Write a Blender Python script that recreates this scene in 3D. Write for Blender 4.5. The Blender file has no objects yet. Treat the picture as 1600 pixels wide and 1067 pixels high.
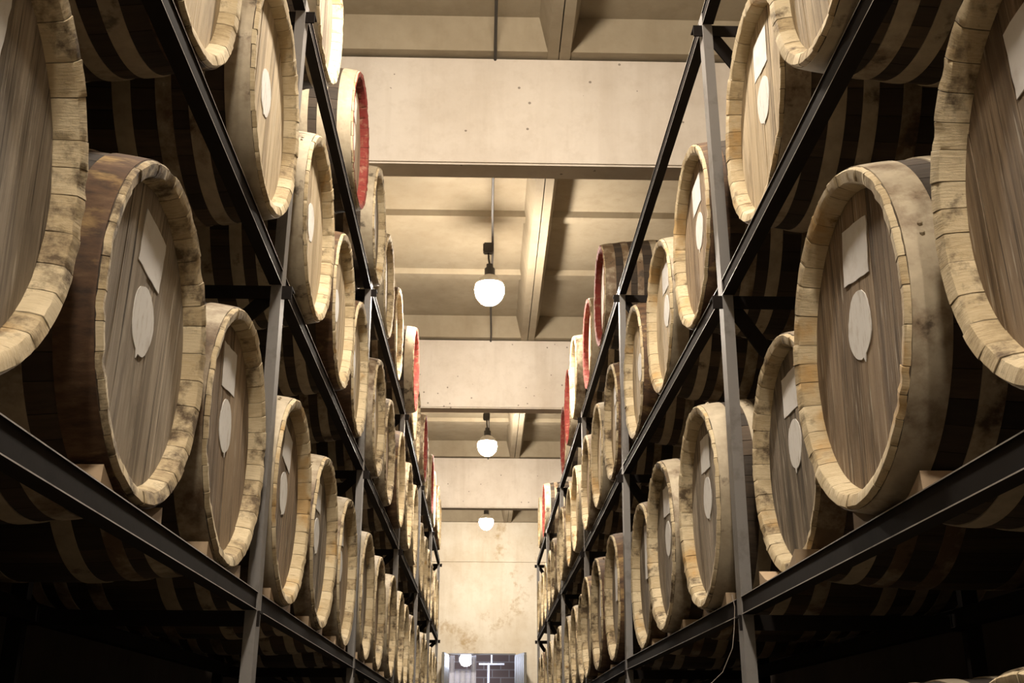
import bpy, bmesh, math, random
from mathutils import Vector, Matrix

C = bpy.context.scene.collection
SC = bpy.context.scene
PI = math.pi
ZC = 1.05                                   # camera height above the floor

# ------------------------------------------------------------------ camera
cam_d = bpy.data.cameras.new('camera')
cam = bpy.data.objects.new('camera', cam_d)
C.objects.link(cam)
SC.camera = cam
cam_d.sensor_width = 36.0
cam_d.lens = 1703.6 / 1600 * 36.0
cam_d.clip_start = 0.05
cam_d.clip_end = 100
pitch, yaw, roll = 0.3545, 0.0239, 0.003
fw = Vector((math.sin(yaw)*math.cos(pitch), math.cos(yaw)*math.cos(pitch), math.sin(pitch)))
rt = Vector((math.cos(yaw), -math.sin(yaw), 0))
up = rt.cross(fw)
r2 = rt*math.cos(roll) + up*math.sin(roll)
u2 = up*math.cos(roll) - rt*math.sin(roll)
M = Matrix(((r2.x, u2.x, -fw.x, 0), (r2.y, u2.y, -fw.y, 0), (r2.z, u2.z, -fw.z, ZC), (0, 0, 0, 1)))
cam.matrix_world = M

# ------------------------------------------------------------------ world and exposure
w = bpy.data.worlds.new('world')
SC.world = w
w.use_nodes = True
w.node_tree.nodes['Background'].inputs[0].default_value = (0.05, 0.045, 0.04, 1)
w.node_tree.nodes['Background'].inputs[1].default_value = 0.05
SC.view_settings.view_transform = 'Standard'
SC.view_settings.look = 'None'
SC.view_settings.gamma = 1
SC.view_settings.exposure = 0.9
LAMP_COLOR = (1.0, 0.875, 0.73)
LAMP_STRENGTH = 320.0
LAMP_Y = [-3.9, -0.6, 3.467, 8.714, 13.96, 19.2]  # first two unseen: one added, one moved nearer to brighten the foreground
LAMP_X, LAMP_Z = 0.012, 3.70 + ZC

# ------------------------------------------------------------------ dimensions
XF = {'left': -0.684, 'right': 0.789}       # aisle faces of the racks
Y0 = {'left': 3.412, 'right': 3.451}        # first post in view
BAY = 2.65
GROUND = {'left': -0.76, 'right': -0.685}
TIER = {'ground': -0.685, 'lower': 0.383, 'middle': 1.458, 'upper': 2.573}   # underside of the shelf beams
BEAM_H = 0.055
R_END, R_BILGE, LEN = 0.36, 0.404, 0.95
DEPTH = 0.70
NB = 6
BEAM_Z0, BEAM_Z1 = 3.39 + ZC, 4.167 + ZC
BY0, BDY = 5.979, 5.246
Y_END = BY0 + 3*BDY
Y_BACK = -5.6


# ------------------------------------------------------------------ materials
class Mat:
    def __init__(s, name):
        s.m = bpy.data.materials.new(name)
        s.m.use_nodes = True
        s.t = s.m.node_tree
        s.b = s.t.nodes['Principled BSDF']
    def n(s, typ, **kw):
        nd = s.t.nodes.new(typ)
        for k, v in kw.items():
            if k.startswith('i_'):
                nd.inputs[k[2:]].default_value = v
            else:
                setattr(nd, k, v)
        return nd
    def l(s, a, b): s.t.links.new(a, b)
    def coords(s, scale, rnd=True):
        tc = s.n('ShaderNodeTexCoord')
        src = tc.outputs['Object']
        if rnd:
            oi = s.n('ShaderNodeObjectInfo')
            mul = s.n('ShaderNodeMath', operation='MULTIPLY'); mul.inputs[1].default_value = 37.0
            s.l(oi.outputs['Random'], mul.inputs[0])
            add = s.n('ShaderNodeVectorMath', operation='ADD')
            s.l(src, add.inputs[0]); s.l(mul.outputs[0], add.inputs[1])
            src = add.outputs[0]
        mp = s.n('ShaderNodeMapping')
        mp.inputs['Scale'].default_value = scale
        s.l(src, mp.inputs['Vector'])
        return mp.outputs[0]
    def noise(s, vec, scale=1.0, detail=5, rough=0.6):
        nd = s.n('ShaderNodeTexNoise')
        nd.inputs['Scale'].default_value = scale
        nd.inputs['Detail'].default_value = detail
        nd.inputs['Roughness'].default_value = rough
        s.l(vec, nd.inputs['Vector'])
        return nd.outputs['Fac']
    def ramp(s, fac, stops):
        nd = s.n('ShaderNodeValToRGB')
        e = nd.color_ramp.elements
        e[0].position, e[0].color = stops[0][0], (*stops[0][1], 1)
        e[1].position, e[1].color = stops[-1][0], (*stops[-1][1], 1)
        for p, c in stops[1:-1]:
            x = e.new(p); x.color = (*c, 1)
        s.l(fac, nd.inputs[0])
        return nd.outputs[0]
    def mix(s, fac, a, b, mode='MIX'):
        nd = s.n('ShaderNodeMix', data_type='RGBA', blend_type=mode)
        for sock, v in ((nd.inputs[0], fac), (nd.inputs[6], a), (nd.inputs[7], b)):
            if isinstance(v, (int, float)): sock.default_value = v
            elif isinstance(v, tuple): sock.default_value = (*v, 1)
            else: s.l(v, sock)
        return nd.outputs[2]
    def math(s, op, a, b=0.0):
        nd = s.n('ShaderNodeMath', operation=op)
        for k, v in enumerate((a, b)):
            if isinstance(v, (int, float)): nd.inputs[k].default_value = v
            else: s.l(v, nd.inputs[k])
        return nd.outputs[0]
    def attr(s, name):
        return s.n('ShaderNodeAttribute', attribute_name=name).outputs['Fac']
    def rand(s):
        return s.n('ShaderNodeObjectInfo').outputs['Random']
    def finish(s, col, rough=0.8, bump=None, strength=0.3, dist=0.01, metal=0.0, spec=None):
        if isinstance(col, tuple): s.b.inputs['Base Color'].default_value = (*col, 1)
        else: s.l(col, s.b.inputs['Base Color'])
        if isinstance(rough, (int, float)): s.b.inputs['Roughness'].default_value = rough
        else: s.l(rough, s.b.inputs['Roughness'])
        s.b.inputs['Metallic'].default_value = metal
        if spec is not None: s.b.inputs['Specular IOR Level'].default_value = spec
        if bump is not None:
            bp = s.n('ShaderNodeBump')
            bp.inputs['Strength'].default_value = strength
            bp.inputs['Distance'].default_value = dist
            s.l(bump, bp.inputs['Height'])
            s.l(bp.outputs[0], s.b.inputs['Normal'])
        return s.m


def mat_head(name, dark, mid, light):
    m = Mat(name)
    g1 = m.noise(m.coords((5, 120, 3)), 1, 9, 0.72)
    g2 = m.noise(m.coords((5, 30, 1.8)), 1, 6, 0.65)
    tone = m.attr('tone')
    f = m.math('ADD', m.math('MULTIPLY', tone, 0.40), m.math('MULTIPLY', m.math('SUBTRACT', g1, 0.22), 1.0))
    f = m.math('ADD', f, m.math('MULTIPLY', m.math('SUBTRACT', g2, 0.5), 0.95))
    f = m.math('ADD', f, m.math('MULTIPLY', m.math('SUBTRACT', m.rand(), 0.5), 0.16))
    col = m.ramp(f, [(0.12, dark), (0.46, mid), (0.92, light)])
    # weather stains, dark cracks and pale scratches along the grain
    st = m.noise(m.coords((4, 8, 2.6)), 1, 5, 0.65)
    col = m.mix(m.ramp(st, [(0.50, (0, 0, 0)), (0.70, (0.70, 0.70, 0.70))]), col, dark)
    ck = m.noise(m.coords((5, 85, 1.6)), 1, 3, 0.55)
    col = m.mix(m.ramp(ck, [(0.60, (0, 0, 0)), (0.68, (0.85, 0.85, 0.85))]), col, (0.035, 0.024, 0.015))
    sc = m.noise(m.coords((5, 110, 7)), 1, 4, 0.55)
    col = m.mix(m.ramp(sc, [(0.60, (0, 0, 0)), (0.70, (0.60, 0.60, 0.60))]), col, (0.60, 0.54, 0.43))
    hw = m.math('ADD', m.math('MULTIPLY', g1, 0.6), m.math('MULTIPLY', g2, 0.4))
    return m.finish(col, 0.85, hw, 0.7, 0.006)

def mat_chime(name, tint):
    m = Mat(name)
    tone = m.attr('tone')
    g = m.noise(m.coords((40, 40, 40)), 1, 7, 0.7)
    cx = m.n('ShaderNodeCombineXYZ')
    m.l(m.math('MULTIPLY', m.attr('arc'), 230.0), cx.inputs[0])
    m.l(m.math('MULTIPLY', m.attr('reach'), 22.0), cx.inputs[1])
    m.l(m.math('MULTIPLY', m.rand(), 50.0), cx.inputs[2])
    hatch = m.noise(cx.outputs[0], 1, 5, 0.7)
    g2 = m.noise(m.coords((11, 11, 11)), 1, 6, 0.68)
    f = m.math('ADD', m.math('MULTIPLY', tone, 0.42), m.math('MULTIPLY', g, 0.35))
    f = m.math('ADD', f, m.math('MULTIPLY', m.math('SUBTRACT', hatch, 0.28), 0.75))
    col = m.ramp(f, [(0.15, (0.22, 0.155, 0.085)), (0.42, (0.48, 0.38, 0.225)), (0.78, (0.66, 0.56, 0.375))])
    shift = m.math('MULTIPLY', m.math('SUBTRACT', m.rand(), 0.5), 0.12)
    d = m.math('ADD', g2, shift)
    col = m.mix(m.ramp(d, [(0.53, (0, 0, 0)), (0.66, (0.92, 0.92, 0.92))]), col, (0.085, 0.055, 0.030))
    oc = m.math('SUBTRACT', m.noise(m.coords((5, 5, 5)), 1, 4, 0.62), shift)
    col = m.mix(m.ramp(oc, [(0.60, (0, 0, 0)), (0.70, (0.65, 0.65, 0.65))]), col, (0.46, 0.27, 0.08))
    if tint:
        wear = m.noise(m.coords((24, 24, 24)), 1, 4, 0.6)
        col = m.mix(m.ramp(wear, [(0.50, (0.97, 0.97, 0.97)), (0.75, (0.6, 0.6, 0.6))]), col, tint)
    j = m.attr('joint')
    col = m.mix(m.ramp(j, [(0.0, (0, 0, 0)), (1.0, (0.9, 0.9, 0.9))]), col, (0.040, 0.027, 0.016))
    hw = m.math('ADD', m.math('MULTIPLY', g, 0.5), m.math('MULTIPLY', hatch, 0.5))
    return m.finish(col, 0.85, hw, 0.6, 0.005)

def mat_body(name):
    m = Mat(name)
    g = m.noise(m.coords((4, 60, 60)), 1, 6, 0.6)
    tone = m.attr('tone')
    f = m.math('ADD', m.math('MULTIPLY', tone, 0.5), m.math('MULTIPLY', g, 0.5))
    col = m.ramp(f, [(0.2, (0.020, 0.014, 0.009)), (0.6, (0.055, 0.038, 0.024)), (0.85, (0.11, 0.075, 0.045))])
    j = m.attr('joint')
    col = m.mix(m.math('MULTIPLY', j, 0.8), col, (0.008, 0.006, 0.004))
    return m.finish(col, 0.8, g, 0.4, 0.004)

def mat_hoop(name):
    m = Mat(name)
    n1 = m.noise(m.coords((7, 7, 7)), 1, 6, 0.65)
    n2 = m.noise(m.coords((22, 22, 22)), 1, 4, 0.6)
    col = m.ramp(n2, [(0.3, (0.36, 0.30, 0.21)), (0.7, (0.50, 0.43, 0.31))])
    rust = m.math('ADD', n1, m.math('MULTIPLY', m.math('SUBTRACT', m.rand(), 0.5), 0.42))
    col = m.mix(m.ramp(rust, [(0.52, (0, 0, 0)), (0.70, (0.9, 0.9, 0.9))]), col, (0.13, 0.075, 0.035))
    col = m.mix(m.ramp(m.math('ADD', n1, m.math('MULTIPLY', n2, 0.25)), [(0.72, (0, 0, 0)), (0.80, (0.7, 0.7, 0.7))]), col, (0.035, 0.025, 0.017))
    return m.finish(col, 0.62, n2, 0.15, 0.003, metal=0.15)

def mat_rusty(name):
    m = Mat(name)
    n1 = m.noise(m.coords((8, 26, 26)), 1, 6, 0.7)
    n2 = m.noise(m.coords((5, 12, 12)), 1, 5, 0.65)
    col = m.ramp(n1, [(0.30, (0.035, 0.020, 0.012)), (0.52, (0.105, 0.055, 0.026)), (0.75, (0.20, 0.125, 0.065))])
    col = m.mix(m.ramp(n2, [(0.55, (0, 0, 0)), (0.68, (0.8, 0.8, 0.8))]), col, (0.42, 0.28, 0.11))
    return m.finish(col, 0.75, n1, 0.3, 0.003)

def mat_paint(name):
    m = Mat(name)
    n1 = m.noise(m.coords((10, 70, 16)), 1, 6, 0.7)
    col = m.mix(m.ramp(n1, [(0.52, (0, 0, 0)), (0.74, (0.65, 0.65, 0.65))]), (0.80, 0.79, 0.76), (0.40, 0.33, 0.25))
    return m.finish(col, 0.8)

def mat_paper(name):
    m = Mat(name)
    n1 = m.noise(m.coords((6, 14, 14)), 1, 5, 0.7)
    col = m.mix(m.ramp(n1, [(0.50, (0, 0, 0)), (0.75, (0.55, 0.55, 0.55))]), (0.82, 0.81, 0.79), (0.58, 0.53, 0.47))
    return m.finish(col, 0.9)

def mat_steel(name, base, dark, rough=0.5, spec=0.3):
    m = Mat(name)
    n1 = m.noise(m.coords((9, 9, 9)), 1, 6, 0.65)
    n2 = m.noise(m.coords((60, 60, 60)), 1, 3, 0.6)
    col = m.mix(m.ramp(n1, [(0.52, (0, 0, 0)), (0.72, (0.8, 0.8, 0.8))]), base, dark)
    return m.finish(col, rough, n2, 0.12, 0.002, spec=spec)

def mat_concrete(name, base, stain, amount=0.55, damp=False, pits=True, scale=1.0):
    m = Mat(name)
    v = m.coords((1, 1, 1), False)
    n1 = m.noise(v, 1.4*scale, 6, 0.62)
    n2 = m.noise(v, 9*scale, 6, 0.7)
    n3 = m.noise(m.coords((7, 7, 0.7), False), 1, 4, 0.6)
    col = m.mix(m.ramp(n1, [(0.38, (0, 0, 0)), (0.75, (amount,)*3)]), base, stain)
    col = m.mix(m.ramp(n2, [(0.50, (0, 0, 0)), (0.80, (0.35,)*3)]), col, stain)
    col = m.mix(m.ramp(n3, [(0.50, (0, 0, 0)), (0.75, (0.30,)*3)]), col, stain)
    if damp:
        n5 = m.noise(v, 1.1, 7, 0.72)
        col = m.mix(m.ramp(n5, [(0.55, (0, 0, 0)), (0.64, (0.7,)*3)]), col, (0.42, 0.27, 0.10))
    if pits:
        vo = m.n('ShaderNodeTexVoronoi', feature='F1')
        vo.inputs['Scale'].default_value = 9.0
        m.l(v, vo.inputs['Vector'])
        n4 = m.noise(v, 3.0, 2, 0.5)
        pit = m.math('MULTIPLY', m.math('LESS_THAN', vo.outputs['Distance'], 0.085), m.math('GREATER_THAN', n4, 0.50))
        col = m.mix(m.math('MULTIPLY', pit, 0.7), col, (0.10, 0.075, 0.05))
    return m.finish(col, 0.92, n2, 0.25, 0.01)

def mat_brick(name, a, b, mortar):
    m = Mat(name)
    tc = m.n('ShaderNodeTexCoord')
    mp = m.n('ShaderNodeMapping'); mp.inputs['Rotation'].default_value = (PI/2, 0, 0)
    m.l(tc.outputs['Object'], mp.inputs['Vector'])
    br = m.n('ShaderNodeTexBrick')
    br.inputs['Color1'].default_value = (*a, 1); br.inputs['Color2'].default_value = (*b, 1); br.inputs['Mortar'].default_value = (*mortar, 1)
    br.inputs['Scale'].default_value = 1.0
    br.inputs['Brick Width'].default_value = 0.36; br.inputs['Row Height'].default_value = 0.16; br.inputs['Mortar Size'].default_value = 0.012
    m.l(mp.outputs[0], br.inputs['Vector'])
    return m.finish(br.outputs['Color'], 0.9)

def mat_plain(name, col, rough=0.6, metal=0.0):
    m = Mat(name)
    n1 = m.noise(m.coords((25, 25, 25)), 1, 4, 0.6)
    c = m.mix(m.ramp(n1, [(0.4, (0, 0, 0)), (0.8, (0.35,)*3)]), col, tuple(x*0.5 for x in col))
    return m.finish(c, rough, metal=metal)

def mat_emit(name, col, strength):
    m = Mat(name)
    m.b.inputs['Base Color'].default_value = (0.9, 0.9, 0.9, 1)
    m.b.inputs['Emission Color'].default_value = (*col, 1)
    m.b.inputs['Emission Strength'].default_value = strength
    return m.m

HEADS = [mat_head('head_wood_grey', (0.075, 0.060, 0.044), (0.255, 0.208, 0.152), (0.47, 0.40, 0.31)),
         mat_head('head_wood_brown', (0.10, 0.068, 0.040), (0.29, 0.21, 0.132), (0.45, 0.345, 0.225)),
         mat_head('head_wood_lit', (0.22, 0.165, 0.10), (0.50, 0.395, 0.25), (0.66, 0.55, 0.38))]  # last one brightened: lamplight on the middle shelf put into its colour
M_CHIME = mat_chime('chime_wood', None)
M_RED = mat_chime('chime_red', (0.20, 0.018, 0.014))
M_BODY = mat_body('stave_wood')
M_HOOP = mat_hoop('hoop_iron')
M_RUST = mat_rusty('rusty_iron')
M_PAINT = mat_paint('white_paint')
M_PAPER = mat_paper('paper')
M_POST = mat_steel('grey_steel', (0.22, 0.21, 0.20), (0.11, 0.095, 0.08), 0.55)
M_BEAM = mat_steel('dark_steel', (0.017, 0.014, 0.0125), (0.011, 0.008, 0.007), 0.8, 0.10)
M_WORN = mat_steel('worn_steel_edge', (0.42, 0.39, 0.36), (0.10, 0.085, 0.075), 0.45)
M_CHOCK = mat_plain('chock_wood', (0.46, 0.34, 0.22), 0.85)
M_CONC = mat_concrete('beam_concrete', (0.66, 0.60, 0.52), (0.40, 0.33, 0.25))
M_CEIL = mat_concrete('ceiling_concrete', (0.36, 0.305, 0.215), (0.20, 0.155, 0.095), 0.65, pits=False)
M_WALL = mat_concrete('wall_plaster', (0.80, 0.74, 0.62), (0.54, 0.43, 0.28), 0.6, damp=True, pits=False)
M_DARKWALL = mat_concrete('unlit_depth_wall', (0.10, 0.075, 0.055), (0.05, 0.037, 0.028), 0.8, pits=False)
M_FLOOR = mat_concrete('floor_concrete', (0.05, 0.042, 0.035), (0.03, 0.024, 0.02), 0.7, pits=False)
M_CABLE = mat_plain('cable_rubber', (0.035, 0.03, 0.025), 0.6)
M_WIRE = mat_plain('thin_wire', (0.16, 0.13, 0.10), 0.6)
M_SOCKET = mat_plain('socket_plastic', (0.05, 0.045, 0.04), 0.5)
M_GLOBE = mat_emit('lamp_glow', LAMP_COLOR, LAMP_STRENGTH)
M_COLD = mat_emit('cold_lamp_glow', (0.72, 0.80, 1.0), 60.0)
M_LIGHT_STOP = mat_plain('light_stop_enamel', (0.72, 0.70, 0.66), 0.35)
M_DOOR = mat_plain('door_paint', (0.20, 0.19, 0.165), 0.55)
M_PIPE = mat_plain('white_pipe', (0.78, 0.76, 0.80), 0.35)
M_BRICK = mat_brick('brick', (0.13, 0.085, 0.075), (0.17, 0.12, 0.10), (0.26, 0.23, 0.22))
M_STRIP = mat_plain('pvc_strip', (0.62, 0.64, 0.78), 0.25)


# ------------------------------------------------------------------ mesh helpers
def mesh_obj(name, bm, mats, parent=None, smooth=None, loc=None):
    me = bpy.data.meshes.new(name)
    bm.normal_update()
    bm.to_mesh(me); bm.free()
    for m in (mats if isinstance(mats, (list, tuple)) else [mats]):
        me.materials.append(m)
    if smooth is not None:
        me.polygons.foreach_set('use_smooth', [True]*len(me.polygons))
        me.set_sharp_from_angle(angle=math.radians(smooth))
    return link(name, me, parent, loc)

def link(name, me, parent=None, loc=None):
    o = bpy.data.objects.new(name, me)
    C.objects.link(o)
    if parent is not None: o.parent = parent
    if loc is not None: o.location = loc
    return o

def tag(o, label, cat, group=None):
    o['label'] = label; o['category'] = cat
    if group: o['group'] = group
    return o

def struct(o):
    o['kind'] = 'structure'
    return o

def box(bm, a, b):
    x0, y0, z0 = (min(a[i], b[i]) for i in range(3)); x1, y1, z1 = (max(a[i], b[i]) for i in range(3))
    v = [bm.verts.new(p) for p in ((x0,y0,z0),(x1,y0,z0),(x1,y1,z0),(x0,y1,z0),(x0,y0,z1),(x1,y0,z1),(x1,y1,z1),(x0,y1,z1))]
    for f in ((3,2,1,0),(4,5,6,7),(0,1,5,4),(1,2,6,5),(2,3,7,6),(3,0,4,7)):
        bm.faces.new([v[i] for i in f])

def prism(bm, prof, p0, p1, ax, az):
    """closed profile [(a, b)] swept from p0 to p1; a runs along ax, b along az"""
    p0, p1, ax, az = map(Vector, (p0, p1, ax, az))
    A = [bm.verts.new(p0 + ax*a + az*b) for a, b in prof]
    B = [bm.verts.new(p1 + ax*a + az*b) for a, b in prof]
    n = len(prof)
    fs = []
    for i in range(n):
        fs.append(bm.faces.new((A[i], A[(i+1) % n], B[(i+1) % n], B[i])))
    fs.append(bm.faces.new(A[::-1])); fs.append(bm.faces.new(B))
    bmesh.ops.recalc_face_normals(bm, faces=fs)

def tube(bm, pts, r, n=8):
    pts = [Vector(p) for p in pts]
    rings = []
    for i, p in enumerate(pts):
        d = (pts[min(i+1, len(pts)-1)] - pts[max(i-1, 0)]).normalized()
        a = d.cross(Vector((0, 0, 1)) if abs(d.z) < 0.9 else Vector((1, 0, 0))).normalized()
        b = d.cross(a)
        rings.append([bm.verts.new(p + a*r*math.cos(2*PI*k/n) + b*r*math.sin(2*PI*k/n)) for k in range(n)])
    for i in range(len(rings)-1):
        for k in range(n):
            bm.faces.new((rings[i][k], rings[i][(k+1) % n], rings[i+1][(k+1) % n], rings[i+1][k]))
    bm.faces.new(rings[0][::-1]); bm.faces.new(rings[-1])
    bmesh.ops.recalc_face_normals(bm, faces=bm.faces[:])

def sphere_bm(r, sz=1.0, c=(0, 0, 0)):
    bm = bmesh.new()
    bmesh.ops.create_uvsphere(bm, u_segments=32, v_segments=20, radius=r)
    for v in bm.verts:
        v.co = Vector((v.co.x, v.co.y, v.co.z*sz)) + Vector(c)
    return bm


# ------------------------------------------------------------------ the hall
def simple(name, boxes, mat, bevel=0.0):
    bm = bmesh.new()
    for a, b in boxes: box(bm, a, b)
    if bevel:
        bmesh.ops.bevel(bm, geom=bm.edges[:], offset=bevel, segments=2, affect='EDGES')
    return struct(mesh_obj(name, bm, mat))

XW0, XW1 = -2.05, 2.18
Z_CEIL = 4.42 + ZC
simple('floor', [((XW0-0.2, Y_BACK-0.2, -0.1), (XW1+0.2, Y_END+4.0, 0))], M_FLOOR)
simple('wall_left', [((XW0-0.2, Y_BACK, 0), (XW0, Y_END, Z_CEIL))], M_DARKWALL)  # dark side walls added in place of the unlit hall behind the racks
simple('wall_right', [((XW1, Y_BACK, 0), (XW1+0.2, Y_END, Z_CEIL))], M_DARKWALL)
simple('wall_behind', [((XW0-0.2, Y_BACK-0.2, 0), (XW1+0.2, Y_BACK, Z_CEIL))], M_WALL)
DX0, DX1, DZ = -0.69, 0.61, 1.65 + ZC
simple('wall_end', [((XW0-0.2, Y_END, 0), (DX0, Y_END+0.35, Z_CEIL)), ((DX1, Y_END, 0), (XW1+0.2, Y_END+0.35, Z_CEIL)),
                    ((DX0, Y_END, DZ), (DX1, Y_END+0.35, Z_CEIL))], M_WALL)
# a shallow concrete lintel band across the top of the end wall
simple('trim_1', [((XW0, Y_END-0.03, BEAM_Z0), (XW1, Y_END-0.001, BEAM_Z1))], M_WALL)

# ribbed ceiling slab: flat plate with cross ribs and long joint ribs, tapering downwards
bm = bmesh.new()
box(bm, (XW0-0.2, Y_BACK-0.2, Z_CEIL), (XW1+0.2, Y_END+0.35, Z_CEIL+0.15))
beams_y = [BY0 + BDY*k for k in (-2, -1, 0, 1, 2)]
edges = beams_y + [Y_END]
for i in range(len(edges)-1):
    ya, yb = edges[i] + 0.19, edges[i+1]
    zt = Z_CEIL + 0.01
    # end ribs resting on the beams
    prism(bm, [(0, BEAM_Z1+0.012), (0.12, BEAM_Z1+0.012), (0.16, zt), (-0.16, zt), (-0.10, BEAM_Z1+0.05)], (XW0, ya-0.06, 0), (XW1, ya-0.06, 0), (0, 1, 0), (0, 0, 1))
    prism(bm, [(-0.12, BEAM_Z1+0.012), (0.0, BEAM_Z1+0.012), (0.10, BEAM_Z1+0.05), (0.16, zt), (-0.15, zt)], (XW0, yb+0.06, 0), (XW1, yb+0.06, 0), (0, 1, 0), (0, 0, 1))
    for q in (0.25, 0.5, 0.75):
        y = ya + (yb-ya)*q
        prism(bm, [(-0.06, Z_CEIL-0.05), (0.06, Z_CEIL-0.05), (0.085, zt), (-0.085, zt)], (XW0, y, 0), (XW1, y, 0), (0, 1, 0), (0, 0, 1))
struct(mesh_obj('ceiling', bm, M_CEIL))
for xr in (-1.07, 0.44, 1.95):
    bm = bmesh.new()
    for i in range(len(edges)-1):
        ya, yb = edges[i] - (0.04 if i else 0), edges[i+1] + 0.04
        for s in (-1, 1):
            prism(bm, [(s*0.004, BEAM_Z1+0.002), (s*0.072, BEAM_Z1+0.002), (s*0.13, Z_CEIL+0.01), (s*0.004, Z_CEIL+0.01)],
                  (xr, ya+0.16, 0), (xr, yb-0.0, 0), (1, 0, 0), (0, 0, 1))
    struct(mesh_obj('ceiling_rib', bm, M_CEIL))
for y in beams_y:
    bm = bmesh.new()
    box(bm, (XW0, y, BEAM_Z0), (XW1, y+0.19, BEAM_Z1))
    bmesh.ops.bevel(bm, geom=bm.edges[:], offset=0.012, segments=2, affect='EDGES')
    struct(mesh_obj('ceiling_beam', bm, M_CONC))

# anteroom beyond the doorway
simple('wall_anteroom', [((-1.4, Y_END+2.6, 0), (1.4, Y_END+2.8, 3.1))], M_BRICK)
simple('wall_anteroom_side', [((-1.4, Y_END+0.35, 0), (-1.25, Y_END+2.6, 3.1)), ((1.25, Y_END+0.35, 0), (1.4, Y_END+2.6, 3.1))], M_BRICK)
simple('ceiling_anteroom', [((-1.4, Y_END+0.35, 3.1), (1.4, Y_END+2.8, 3.2))], M_CEIL)

# the two open door leaves, hinged on the jambs and swung towards the aisle
def leaf(name, hx, fx, fy, side):
    d = Vector((fx-hx, fy-(Y_END-0.005), 0)); L = d.length; d.normalize()
    nrm = Vector((-d.y, d.x, 0))
    bm = bmesh.new()
    h = DZ - 0.03
    def slab(a0, a1, z0, z1, t0, t1):
        vs = []
        for z in (z0, z1):
            for a, t in ((a0, t0), (a1, t0), (a1, t1), (a0, t1)):
                p = Vector((hx, Y_END-0.005, 0)) + d*a + nrm*t
                vs.append(bm.verts.new((p.x, p.y, z)))
        for f in ((3,2,1,0),(4,5,6,7),(0,1,5,4),(1,2,6,5),(2,3,7,6),(3,0,4,7)):
            bm.faces.new([vs[i] for i in f])
    slab(0, L, 0.02, h, -0.02, 0.02)
    for k in range(5):
        slab(L*(k+0.08)/5, L*(k+0.92)/5, 0.06, h-0.04, -0.027, 0.027)
    bmesh.ops.recalc_face_normals(bm, faces=bm.faces[:])
    o = struct(mesh_obj(name, bm, M_DOOR))
    b2 = bmesh.new()
    p = Vector((hx, Y_END, 0)) + d*(L-0.08)
    tube(b2, [(p.x+nrm.x*side*0.03, p.y+nrm.y*side*0.03, 1.0), (p.x+nrm.x*side*0.08, p.y+nrm.y*side*0.08, 1.02), (p.x+nrm.x*side*0.08, p.y+nrm.y*side*0.08, 1.18), (p.x+nrm.x*side*0.03, p.y+nrm.y*side*0.03, 1.2)], 0.008)
    mesh_obj('door_handle', b2, M_PIPE, o)
leaf('door_1', DX0, -0.76, Y_END-0.68, -1)
leaf('door_2', DX1, 0.77, Y_END-0.68, 1)

# ------------------------------------------------------------------ lamps
bm = bmesh.new()
tube(bm, [(LAMP_X+0.02, Y_BACK+0.1, BEAM_Z1-0.01)] + [(LAMP_X+0.02+0.006*math.sin(y*3), y, BEAM_Z1-0.012) for y in [Y_BACK+0.5+0.7*k for k in range(36)]] + [(LAMP_X+0.02, Y_END-0.05, BEAM_Z1-0.01)], 0.010)
tag(mesh_obj('ceiling_cable', bm, M_CABLE), 'thin dark cable running along the ceiling above the hanging lamps', 'cable')

LAMP_TXT = {-3.9: 'globe lamp added far behind the viewpoint for more light, out of the picture', -0.6: 'globe lamp hanging just behind the viewpoint, out of the picture', 3.467: 'globe lamp hanging above the nearest barrels, before the first concrete beam',
            8.714: 'bright globe lamp hanging just beyond the first concrete ceiling beam', 13.96: 'bright globe lamp hanging just beyond the second concrete ceiling beam',
            19.2: 'bright globe lamp hanging beyond the third beam, before the end wall'}
proto = None
for y in LAMP_Y:
    if proto is None:
        proto = bpy.data.objects.new('pendant_lamp', None); C.objects.link(proto)
        r = proto
        bm = sphere_bm(0.128, 1.12)  # sphere enlarged to take in the glare around the bulb
        for f in bm.faces:
            f.material_index = 1 if f.calc_center_median().z > 0.048 else 0
        b2 = bm.copy()
        bmesh.ops.delete(bm, geom=[f for f in bm.faces if f.material_index == 1], context='FACES')
        bmesh.ops.delete(b2, geom=[f for f in b2.faces if f.material_index == 0], context='FACES')
        mesh_obj('lamp_globe', bm, M_GLOBE, r, 60)
        mesh_obj('light_stop_cap', b2, M_LIGHT_STOP, r, 60)  # opaque top added to keep direct lamplight off the ceiling
        bm = bmesh.new()
        for (a, b, ra) in ((0.12, 0.20, 0.045), (0.20, 0.24, 0.03)):
            tube(bm, [(0, 0, a), (0, 0, b)], ra, 16)
        mesh_obj('lamp_socket', bm, M_SOCKET, r, 40)
        bm = bmesh.new()
        tube(bm, [(0, 0, 0.23), (-0.01, 0, 0.30), (-0.012, 0, 0.36)], 0.009)
        mesh_obj('lamp_cord', bm, M_CABLE, r)
        bm = bmesh.new()
        box(bm, (-0.06, -0.04, 0.35), (0.03, 0.04, 0.440))
        bmesh.ops.bevel(bm, geom=bm.edges[:], offset=0.01, segments=2, affect='EDGES')
        mesh_obj('junction_box', bm, M_SOCKET, r)
    else:
        r = proto.copy(); C.objects.link(r)
        for ch in list(proto.children):
            c = ch.copy(); c.parent = r; C.objects.link(c)
    r.location = (LAMP_X, y, LAMP_Z)
    tag(r, LAMP_TXT[y], 'lamp', 'globe lamps along the aisle')

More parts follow.
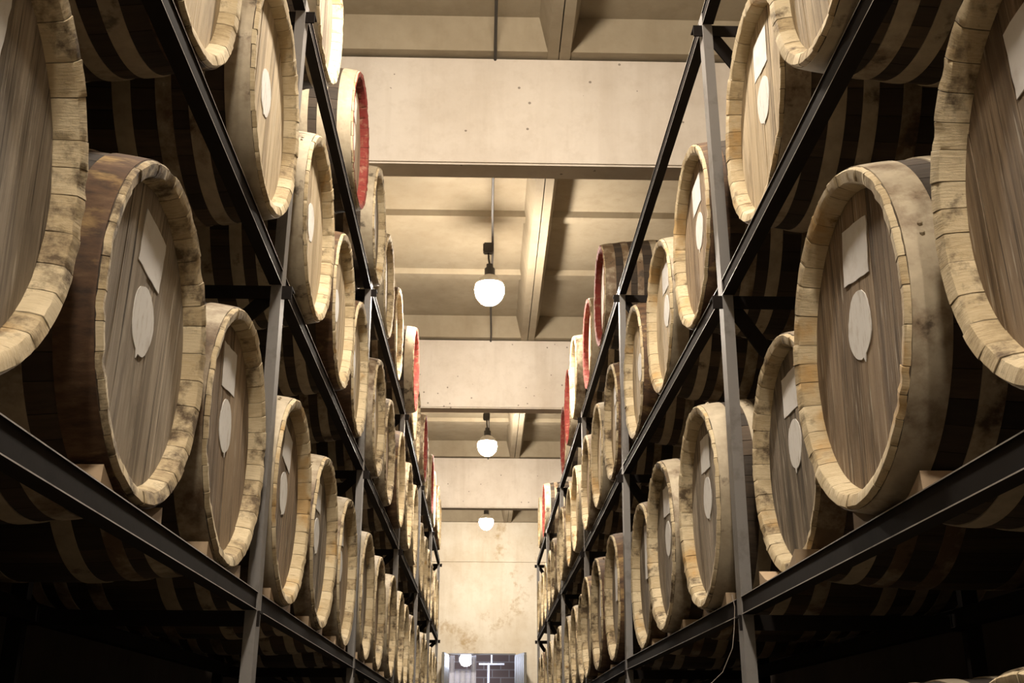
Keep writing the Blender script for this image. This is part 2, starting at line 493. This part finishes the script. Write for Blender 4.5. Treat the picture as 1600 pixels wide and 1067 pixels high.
# cold work lamp, pipes and plastic strips in the anteroom
wl = bpy.data.objects.new('work_lamp', None); C.objects.link(wl)
wl.location = (-0.36, Y_END+0.95, 1.60+ZC)
mesh_obj('lamp_globe', sphere_bm(0.13), M_COLD, wl, 60)
bm = bmesh.new(); tube(bm, [(0, 0, 0.13), (0, 0, 0.20)], 0.05, 14); mesh_obj('lamp_socket', bm, M_SOCKET, wl)
bm = bmesh.new(); tube(bm, [(0, 0, 0.19), (0, 0, 3.1-1.60-ZC)], 0.008); mesh_obj('lamp_cord', bm, M_CABLE, wl)
tag(wl, 'bluish white lamp glowing beyond the doorway in the end wall', 'lamp')
bm = bmesh.new()
yp = Y_END+1.6
tube(bm, [(0.10, yp, 0), (0.10, yp, 1.58+ZC)], 0.025)
tube(bm, [(-0.10, yp, 1.56+ZC), (0.42, yp, 1.56+ZC)], 0.02)
tube(bm, [(0.16, yp, 1.56+ZC), (0.16, yp, 3.1)], 0.018)
tube(bm, [(0.10, yp, 1.08+ZC), (0.34, yp, 1.08+ZC)], 0.014)
tag(mesh_obj('pipe_frame', bm, M_PIPE, None, 40), 'white pipe frame standing before the brick wall beyond the doorway', 'pipes')
for k in range(5):
    x = -0.62 + 0.105*k
    bm = bmesh.new()
    prism(bm, [(-0.05, 0.0), (-0.02, 0.010), (0.02, 0.010), (0.05, 0.0), (0.05, 0.004), (0.02, 0.014), (-0.02, 0.014), (-0.05, 0.004)],
          (x, Y_END+0.40+0.012*(k % 2), 0.02), (x, Y_END+0.40+0.012*(k % 2), (1.36 if 0 < k < 4 else 1.64)+ZC), (1, 0, 0), (0, 1, 0))
    o = mesh_obj('plastic_strip', bm, M_STRIP)
    tag(o, 'bluish plastic curtain strip hanging left in the doorway, %s from the left jamb' % ['first', 'second', 'third', 'fourth', 'fifth'][k], 'curtain', 'plastic strips in the doorway')

# ------------------------------------------------------------------ racks
JX = {('left', 1): (-0.008, -0.014, -0.010), ('left', 2): (-0.010, -0.012, -0.020), ('left', 3): (-0.006, -0.006, 0.006),
      ('right', 1): (0.011, 0.019, 0.014), ('right', 2): (-0.020, -0.004, 0.009), ('right', 3): (0.0, 0.007, 0.005)}
def joint(side, k, tier):
    j = JX.get((side, k), (0, 0, 0))
    i = {'ground': 0, 'lower': 0, 'middle': 1, 'upper': 2}[tier]
    return XF[side] + j[i]

def make_rack(side):
    sg = -1 if side == 'left' else 1                # direction away from the aisle
    y0 = Y0[side]
    root = bpy.data.objects.new('barrel_rack', None); C.objects.link(root)
    root.location = (XF[side], y0 - BAY, 0)
    tag(root, 'long dark steel barrel rack with grey posts along the %s side of the aisle' % side, 'rack')
    inv = -Vector(root.location)
    def put(name, bm, mat, smooth=None, label=None):
        bmesh.ops.translate(bm, verts=bm.verts[:], vec=inv)
        o = mesh_obj(name, bm, mat, root, smooth)
        if label: o['label'] = label
        return o
    ks = list(range(0, NB+1))
    ztop = TIER['upper'] + BEAM_H + ZC
    for k in ks:
        y = y0 + (k-1)*BAY
        # front post, channel section, following the measured lean
        bm = bmesh.new()
        zs = [0] + [TIER[t]+ZC for t in ('lower', 'middle', 'upper')] + [ztop]
        xs = [joint(side, k, t) for t in ('lower', 'lower', 'middle', 'upper', 'upper')]
        rings = []
        for z, x in zip(zs, xs):
            prof = [(0, 0), (0.036, 0), (0.036, 0.006), (0.006, 0.006), (0.006, 0.056), (0.036, 0.056), (0.036, 0.062), (0, 0.062)]
            rings.append([bm.verts.new((x + sg*a, y + b, z)) for a, b in prof])
        n = len(rings[0])
        for i in range(len(rings)-1):
            for q in range(n):
                bm.faces.new((rings[i][q], rings[i][(q+1) % n], rings[i+1][(q+1) % n], rings[i+1][q]))
        bm.faces.new(rings[0]); bm.faces.new(rings[-1])
        bmesh.ops.recalc_face_normals(bm, faces=bm.faces[:])
        put('post', bm, M_POST, label='grey painted front post')
        bm = bmesh.new()
        xr = XF[side] + sg*DEPTH
        prism(bm, [(0, 0), (0.05, 0), (0.05, 0.006), (0.006, 0.006), (0.006, 0.036), (0, 0.036)], (xr, y-0.017, 0), (xr, y-0.017, TIER['upper']+ZC), (sg, 0, 0), (0, 1, 0))
        put('post', bm, M_BEAM)
        for t in ('ground', 'lower', 'middle', 'upper'):
            x = joint(side, k, t); z = (TIER[t] if t != 'ground' else GROUND[side])+ZC
            bm = bmesh.new()
            prism(bm, [(0.006, -0.001), (0.060, -0.001), (0.060, -0.007), (0.012, -0.007), (0.012, -0.048), (0.006, -0.048)],
                  (x - sg*(0.034 if t != 'lower' else 0.008), y, z), (xr, y, z), (0, 1, 0), (0, 0, 1))
            put('cross_beam', bm, M_BEAM)
            if t in ('middle', 'upper'):
                bm = bmesh.new()
                ln = (0.42 if side == 'left' else 0.13)
                dz = (0.42 if side == 'left' else 0.20)
                a = Vector((x+sg*0.02, y+0.02, z-0.01)); b = Vector((x+sg*(0.02+ln), y+0.02, z-0.01-dz))
                d = (b-a).normalized(); nn = Vector((-d.z, 0, d.x))
                prism(bm, [(-0.026, 0), (0.026, 0), (0.026, 0.007), (-0.026, 0.007)], a, b, nn, (0, 1, 0))
                put('knee_brace', bm, M_BEAM)
    for k in ks[:-1]:
        ya, yb = y0 + (k-1)*BAY + 0.062, y0 + k*BAY
        for t in ('ground', 'lower', 'middle', 'upper'):
            z = (TIER[t] if t != 'ground' else GROUND[side])+ZC
            # front shelf beam: channel open to the aisle
            bm = bmesh.new()
            h = BEAM_H
            prof = [(0, 0), (0.042, 0), (0.042, h), (0, h), (0, h-0.0025), (0.004, h-0.004), (0.004, 0.004), (0, 0.0025)]
            prism(bm, [(sg*a, b) for a, b in prof], (joint(side, k, t), ya, z), (joint(side, k+1, t), yb, z), (1, 0, 0), (0, 0, 1))
            bm.faces.ensure_lookup_table()
            for q in (3, 7): bm.faces[q].material_index = 1
            put('shelf_beam', bm, [M_BEAM, M_WORN])
            zr = z - 0.040
            xr = XF[side] + sg*(DEPTH-0.04)
            bm = bmesh.new()
            prism(bm, [(sg*a, b) for a, b in prof], (xr, ya-0.07, zr), (xr, yb, zr), (1, 0, 0), (0, 0, 1))
            put('shelf_beam', bm, M_BEAM)
    return root
make_rack('left'); make_rack('right')


# ------------------------------------------------------------------ barrels
# a barrel's own frame: +x points out of its front head, origin under the front head at beam height
NST = 36
def radius(t):
    u = (t - LEN/2)/(LEN/2)
    return R_BILGE - (R_BILGE-R_END)*u*u

def staves_mesh(seed, red=False):
    rnd = random.Random(seed)
    bm = bmesh.new()
    lt = bm.faces.layers.float.new('tone'); lj = bm.verts.layers.float.new('joint'); la = bm.verts.layers.float.new('arc'); lr = bm.verts.layers.float.new('reach')
    sub = 6
    n = NST*sub
    widths = [rnd.uniform(0.75, 1.25) for _ in range(NST)]
    tot = sum(widths); acc = 0; ang = []; stv = []; frac = []
    for i, wd in enumerate(widths):
        for q, f in enumerate((0.0, 0.022, 0.3, 0.55, 0.8, 0.978)):
            ang.append(2*PI*(acc + wd*f)/tot); stv.append(i); frac.append(f)
        acc += wd
    tone = [rnd.random() for _ in range(NST)]
    face = [rnd.uniform(-0.0016, 0.0016) for _ in range(NST)]
    rad = [rnd.uniform(-0.0008, 0.0008) for _ in range(NST)]
    chip = [rnd.random() < 0.16 for _ in range(NST)]
    DEP = 0.046
    # profile: (depth t, base radius, is_chime, is_edge)
    prof = [(DEP+0.004, 0.3205, 1), (DEP-0.003, 0.3220, 1), (0.026, 0.3245, 1), (0.0085, 0.3305, 1), (0.0055, 0.3325, 1),
            (0.002, 0.3440, 1), (0.0, 0.3560, 1), (0.003, 0.3595, 1), (0.012, radius(0.012), 1)]
    ts = [0.06, 0.10, 0.13, 0.19, 0.24, 0.29, 0.34, 0.41, LEN/2]
    body = [(t, radius(t), 0) for t in ts] + [(LEN-t, radius(t), 0) for t in ts[-2::-1]]
    rear = [(LEN-t, r, 1) for t, r, c in prof[::-1]]
    prof = prof + body + rear
    rings = []
    for (t, r, ch) in prof:
        ring = []
        for k in range(n):
            s = stv[k]; rr, tt = r, t
            edge = frac[k] == 0.0
            if ch:
                sgn = 1 if t < LEN/2 else -1
                tt = t + sgn*face[s]*(1 if r > 0.325 else 0) + rnd.uniform(-0.0006, 0.0006)
                rr = r + (rad[s] + rnd.uniform(-0.0007, 0.0007))
                if chip[s] and 0.33 < r and abs(frac[k]-0.5) < 0.3: tt += sgn*0.0025
                if edge:
                    tt += sgn*0.0014 if r > 0.33 and (t < 0.005 or t > LEN-0.005) else 0
                    rr += 0.0016 if r < 0.334 else (-0.0012 if r > 0.352 else 0)
            elif edge:
                rr -= 0.0018
            ring.append(bm.verts.new((-tt, rr*math.cos(ang[k]), R_END + rr*math.sin(ang[k]))))
        rings.append(ring)
    for ri, ring in enumerate(rings):
        for k in range(n):
            ring[k][lj] = 1.0 if frac[k] == 0.0 else 0.0
            ring[k][la] = ang[k]*0.34
            ring[k][lr] = prof[ri][1] - min(prof[ri][0], LEN-prof[ri][0])
    for i in range(len(rings)-1):
        ch = prof[i][2] and prof[i+1][2]
        inner = i < 4 or i >= len(rings)-5
        for k in range(n):
            k2 = (k+1) % n
            f = bm.faces.new((rings[i][k], rings[i][k2], rings[i+1][k2], rings[i+1][k]))
            f[lt] = tone[stv[k]]
            f.material_index = (2 if (red and i >= 0 and i < 7) else 1) if ch else 0
    bmesh.ops.recalc_face_normals(bm, faces=bm.faces[:])
    me = bpy.data.meshes.new('staves')
    bm.normal_update(); bm.to_mesh(me); bm.free()
    for m in (M_BODY, M_CHIME, M_RED): me.materials.append(m)
    me.polygons.foreach_set('use_smooth', [True]*len(me.polygons))
    me.set_sharp_from_angle(angle=math.radians(38))
    return me

def hoop_mesh(t0, t1, mat=None):
    bm = bmesh.new()
    n = 96
    pr = []
    for t, d in ((t0, 0.0003), (t0, 0.0030), ((t0*2+t1)/3, 0.0036), ((t0+2*t1)/3, 0.0036), (t1, 0.0030), (t1, 0.0003)):
        pr.append((t, radius(t)+d))
    rings = [[bm.verts.new((-t, r*math.cos(2*PI*k/n), R_END + r*math.sin(2*PI*k/n))) for k in range(n)] for t, r in pr]
    m = len(rings)
    for i in range(m):
        a, b = rings[i], rings[(i+1) % m]
        for k in range(n):
            bm.faces.new((a[k], a[(k+1) % n], b[(k+1) % n], b[k]))
    # the lapped, riveted joint of the strap
    a0 = PI*0.62
    for da in (-0.03, 0.03):
        tm = (t0+t1)/2
        r = radius(tm)+0.0036
        bmesh.ops.create_icosphere(bm, subdivisions=1, radius=0.006, matrix=Matrix.Translation((-tm, r*math.cos(a0+da), R_END+r*math.sin(a0+da))))
    bmesh.ops.recalc_face_normals(bm, faces=bm.faces[:])
    me = bpy.data.meshes.new('hoop')
    bm.normal_update(); bm.to_mesh(me); bm.free()
    me.materials.append(mat or M_HOOP)
    me.polygons.foreach_set('use_smooth', [True]*len(me.polygons))
    me.set_sharp_from_angle(angle=math.radians(35))
    return me

def head_mesh(seed, mat, t_face, front=True):
    rnd = random.Random(seed)
    bm = bmesh.new()
    R = 0.3212
    lt = bm.faces.layers.float.new('tone')
    ys = [-R]
    while ys[-1] < R-0.05:
        ys.append(ys[-1] + rnd.uniform(0.052, 0.098))
    ys[-1] = R
    for a, b in zip(ys[:-1], ys[1:]):
        ga, gb = a+0.0013, b-0.0013
        pts = [ga + (gb-ga)*i/5 for i in range(6)]
        pts = [max(-R*0.9999, min(R*0.9999, y)) for y in pts]
        zh = [math.sqrt(R*R-y*y) for y in pts]
        loop = [(y, z) for y, z in zip(pts, zh)] + [(y, -z) for y, z in zip(pts[::-1], zh[::-1])]
        dz = rnd.uniform(-0.0009, 0.0009)
        xf, xb = (-t_face+dz, -t_face-0.022) if front else (-t_face-dz, -t_face+0.022)
        F = [bm.verts.new((xf, y, z)) for y, z in loop]; B = [bm.verts.new((xb, y, z)) for y, z in loop]
        fs = [bm.faces.new(F), bm.faces.new(B[::-1])]
        m = len(loop)
        for i in range(m):
            fs.append(bm.faces.new((F[i], B[i], B[(i+1) % m], F[(i+1) % m])))
        tn = rnd.random()
        for f in fs: f[lt] = tn
    bmesh.ops.recalc_face_normals(bm, faces=bm.faces[:])
    me = bpy.data.meshes.new('head')
    bm.normal_update(); bm.to_mesh(me); bm.free()
    me.materials.append(mat)
    return me

def plate_mesh(name, pts, x, mat, th=0.0016):
    bm = bmesh.new()
    F = [bm.verts.new((x, y, z)) for y, z in pts]; B = [bm.verts.new((x-th, y, z)) for y, z in pts]
    bm.faces.new(F); bm.faces.new(B[::-1])
    m = len(pts)
    for i in range(m):
        bm.faces.new((F[i], B[i], B[(i+1) % m], F[(i+1) % m]))
    bmesh.ops.recalc_face_normals(bm, faces=bm.faces[:])
    me = bpy.data.meshes.new(name)
    bm.to_mesh(me); bm.free()
    me.materials.append(mat)
    return me

XP = -0.046 + 0.0024
def spot_mesh(seed):
    rnd = random.Random(seed)
    pts = []
    n = 56
    ph = [rnd.uniform(0, 6.28) for _ in range(4)]
    for k in range(n):
        a = 2*PI*k/n
        r = 0.076 + 0.0018*math.sin(3*a+ph[0]) + 0.0013*math.sin(5*a+ph[1]) + rnd.uniform(-0.0008, 0.0008)
        y, z = r*math.cos(a)*0.92, 0.03 + r*math.sin(a)
        pts.append((y, z))
    # a run of paint at the bottom
    dk = n*3//4 + rnd.choice((-2, -1, 0, 1, 2))
    y, z = pts[dk]; pts[dk] = (y, z-rnd.uniform(0.008, 0.022))
    return plate_mesh('paint_spot', pts, XP, M_PAINT, 0.002)

def label_mesh(seed, big=False):
    rnd = random.Random(seed)
    w_, h_ = (0.155, 0.125) if not big else (0.17, 0.27)
    cz = 0.195 if not big else 0.12
    cy = rnd.uniform(-0.02, 0.02)
    ang = rnd.uniform(-0.10, 0.10)
    pts = []
    cs = [(-w_/2, -h_/2), (w_/2, -h_/2), (w_/2, h_/2), (-w_/2, h_/2)]
    for i in range(4):
        a, b = cs[i], cs[(i+1) % 4]
        for q in range(6):
            y = a[0] + (b[0]-a[0])*q/6 + rnd.uniform(-0.002, 0.002); z = a[1] + (b[1]-a[1])*q/6 + rnd.uniform(-0.002, 0.002)
            pts.append((cy + y*math.cos(ang)-z*math.sin(ang), cz + y*math.sin(ang)+z*math.cos(ang)))
    return plate_mesh('label_patch', pts, XP+(0.004 if big else 0), M_PAPER, 0.002 if not big else 0.005)

HOOP_T = [(0.013, 0.082), (0.135, 0.180), (0.225, 0.268), (0.335, 0.385)]
HOOP_T = HOOP_T + [(LEN-b, LEN-a) for a, b in HOOP_T[::-1]]
HOOPS = [hoop_mesh(a, b) for a, b in HOOP_T]
RUSTY = hoop_mesh(*HOOP_T[0], M_RUST)
STAVES = [staves_mesh(s) for s in (1, 2, 3, 4)]
STAVES_RED = staves_mesh(9, True)
HEADM = {(s, m): head_mesh(20+s, HEADS[m], 0.046) for s in range(4) for m in range(3)}
REARM = [head_mesh(70, HEADS[0], LEN-0.046, False)]
SPOTS = [spot_mesh(s) for s in (31, 32, 33)]
LABELS = [label_mesh(s) for s in (41, 42, 43, 44)]
SHEETS = [label_mesh(s, True) for s in (51, 52)]

ORD = ['first', 'second', 'third', 'fourth', 'fifth', 'sixth', 'seventh', 'eighth', 'ninth', 'tenth', 'eleventh', 'twelfth', 'thirteenth',
       'fourteenth', 'fifteenth', 'sixteenth', 'seventeenth', 'eighteenth', 'nineteenth']

def barrel(side, tier, idx, y, out=0.0, patch='both', head=0, red=False, scale=1.0, rnd=None, dz=0.0):
    """out: how far the head stands towards the aisle from the beam face"""
    sg = -1 if side == 'left' else 1
    root = bpy.data.objects.new('oak_barrel', None); C.objects.link(root)
    root.location = (XF[side] - sg*out, y, (TIER[tier] if tier != 'ground' else GROUND[side]) + BEAM_H + ZC + dz + max(0.010, radius(max(0.045, 0.058 + out)) + 0.0052 - R_END))
    root.rotation_euler = (0, 0, 0 if side == 'left' else PI)
    root.scale = (1, scale, scale)
    def child(name, me, rx=0.0):
        o = link(name, me, root)
        if rx:
            # turn about the barrel's own axis
            o.location = (0, R_END*math.sin(rx), R_END*(1-math.cos(rx)))
            o.rotation_euler = (rx, 0, 0)
        return o
    child('staves', rnd.choice(STAVES) if not red else STAVES_RED, rnd.uniform(0, 6.28))
    tilt = rnd.uniform(-0.10, 0.10)
    def onhead(name, me, t):
        o = link(name, me, root); o.location = (0, 0, R_END); o.rotation_euler = (t, 0, 0)
        return o
    onhead('head', HEADM[(rnd.randrange(4), head)], tilt)
    onhead('head', REARM[0], tilt)
    rusty = (side, tier, idx) == ('left', 'lower', 1) or (rnd.random() < 0.16 and not red and (side, tier, idx) not in (('right', 'lower', 1), ('left', 'middle', 2), ('left', 'middle', 3)))
    for q, h in enumerate(HOOPS):
        o = child('hoop', RUSTY if (q == 0 and rusty) else h, rnd.uniform(1.12*PI, 2.6*PI))
        if q == 0 and rusty: o['label'] = 'rust-brown iron end hoop'
    desc = {'both': 'round and square white patches', 'round': 'one round white patch', 'sheet': 'a hanging paper sheet', 'none': 'a bare head'}[patch]
    if patch in ('both', 'round'):
        onhead('paint_spot', rnd.choice(SPOTS), tilt*0.5)
    if patch == 'both':
        onhead('label_patch', rnd.choice(LABELS), tilt + rnd.uniform(-0.06, 0.06))
    if patch == 'sheet':
        onhead('paper_sheet', rnd.choice(SHEETS), rnd.uniform(-0.05, 0.05))
    tag(root, "%soak barrel with %s, %s from front, %s rack's %s shelf" % ('red-rimmed ' if red else '', desc, ORD[idx], side, tier), 'barrel',
        "barrels on the %s rack's %s shelf" % (side, tier))
    return root

rnd = random.Random(5)
SLOT = (0.442, 1.292, 2.142)
POS = {}
for side in ('left', 'right'):
    for tier in ('lower', 'middle'):
        L = []
        for b in range(NB):
            for s in SLOT:
                L.append([Y0[side] + (b-1)*BAY + s + (0.035 if s < 0.5 and b == 0 else 0) + rnd.uniform(-0.012, 0.012), rnd.uniform(-0.008, 0.012)])
        POS[(side, tier)] = L
def setpos(key, first, vals):
    for i, v in enumerate(vals): POS[key][first+i] = list(v)
setpos(('left', 'lower'), 0, [(1.32, 0.0), (2.176, -0.004), (2.990, -0.009), (3.862, 0.005), (4.700, 0.003), (5.555, 0.001), (6.500, 0.007), (7.37, 0.0), (8.23, 0.015)])
setpos(('right', 'lower'), 0, [(1.34, 0.015), (2.169, 0.034), (3.04, -0.060), (3.905, 0.025), (4.745, 0.035), (5.60, 0.0), (6.54, 0.045), (7.42, 0.05), (8.27, 0.045)])
setpos(('left', 'middle'), 0, [(1.30, 0.01), (2.14, 0.0), (2.963, 0.023), (3.870, 0.030), (4.732, 0.023), (5.560, 0.01), (6.505, 0.027), (7.34, 0.027), (8.18, 0.045), (9.155, 0.045), (10.0, 0.045)])
setpos(('right', 'middle'), 0, [(1.27, 0.0), (2.10, 0.03), (2.948, -0.030), (3.890, -0.003), (4.739, -0.007), (5.56, 0.008), (6.54, 0.022), (7.38, 0.027), (8.22, 0.03), (9.205, 0.036), (10.02, 0.025), (10.92, 0.034)])
POS[('left', 'upper')] = [(3.90, 0.0), (5.08, 0.005), (6.10, 0.015), (7.03, 0.0), (7.98, 0.0), (8.87, 0.08), (9.76, 0.02), (10.62, 0.0), (11.50, 0.03), (12.36, 0.0), (13.22, 0.03), (14.08, 0.02), (14.95, 0.04), (15.82, 0.03)]
POS[('right', 'upper')] = [(7.16, 0.0), (8.15, 0.0), (9.02, 0.045), (9.90, 0.03), (11.1, -0.01), (14.75, 0.0), (15.62, 0.02)]
POS[('right', 'ground')] = [(1.68, 0.0), (2.56, 0.0), (3.90, 0.0), (4.75, 0.0), (5.60, 0.0)]  # nearest stand in for another aisle's barrels, the rest added to block bounce light
POS[('left', 'ground')] = [(1.25, 0.0), (2.10, 0.0), (2.95, 0.0), (3.87, 0.0), (4.72, 0.0), (5.57, 0.0)]  # unseen barrels added to block light bouncing up under the lower shelf
RED = {('left', 'upper'): {1, 5, 8, 10}, ('right', 'upper'): {0, 1, 3, 4, 5}}
for key, L in POS.items():
    side, tier = key
    for i, (y, o) in enumerate(L):
        patch = 'both'
        if tier in ('middle', 'upper'): patch = rnd.choice(('both', 'round', 'round'))
        if tier == 'ground': patch = 'round'
        if key == ('right', 'lower') and i in (5, 6, 7): patch = 'sheet'
        if key == ('right', 'middle') and i in (2, 3, 4): patch = 'both'
        if key == ('left', 'middle') and i in (2, 3): patch = 'round'
        if tier == 'ground': patch = 'round'
        head = rnd.choice((0, 0, 1)) if tier in ('lower', 'ground') else (rnd.choice((2, 2, 1)) if tier == 'middle' else rnd.choice((1, 0)))  # middle shelf mostly gets the head wood with lamplight in its colour
        if key == ('left', 'upper') and i == 0: head, patch = 0, 'none'
        if key == ('right', 'lower') and i in (0, 1): head = 1
        if key == ('left', 'lower') and i in (0, 1): head = 0
        if key == ('left', 'middle') and abs(y-14.44) < 0.03: y += 0.02
        barrel(side, tier, i, y, o, patch, head, i in RED.get(key, ()), 0.95 if (key == ('right', 'lower') and i == 2) else 1.0, rnd)

# ------------------------------------------------------------------ wedge chocks under the lower barrels
def chock_mesh():
    bm = bmesh.new()
    prism(bm, [(0.085, 0.0), (0.200, 0.0), (0.196, 0.045), (0.165, 0.029), (0.13, 0.0125), (0.09, 0.002)], (-0.035, 0, 0), (-0.115, 0, 0), (0, 1, 0), (0, 0, 1))
    me = bpy.data.meshes.new('wedge_chock')
    bm.to_mesh(me); bm.free()
    me.materials.append(M_CHOCK)
    return me
CH = chock_mesh()
for side in ('left', 'right'):
    sg = -1 if side == 'left' else 1
    for i in range(0, 9):
        y, o = POS[(side, 'lower')][i]
        for end, s in (('near', -1), ('far', 1)):
            c = link('wedge_chock', CH)
            c.location = (XF[side] - sg*0.015, y, TIER['lower'] + BEAM_H + ZC)
            c.rotation_euler = (0, 0, 0 if side == 'left' else PI)
            c.scale = (1, s if side == 'left' else -s, 1)
            tag(c, "pale wooden chock wedged under %s side of the %s barrel, %s rack's lower shelf" % (end, ORD[i], side), 'wedge', "chocks on the %s rack's lower shelf" % side)

# a loose wire hanging from the right rack
bm = bmesh.new()
xw = XF['right'] - 0.012
tube(bm, [(xw, 3.47, 0.445+ZC), (xw-0.01, 3.40, 0.40+ZC), (xw-0.025, 3.36, 0.33+ZC), (xw-0.045, 3.31, 0.27+ZC), (xw-0.085, 3.28, 0.20+ZC), (xw-0.14, 3.25, 0.155+ZC)], 0.0011, 6)
tag(mesh_obj('loose_wire', bm, M_WIRE), 'thin loose wire dangling from the lower shelf beam beside right rack post', 'wire')
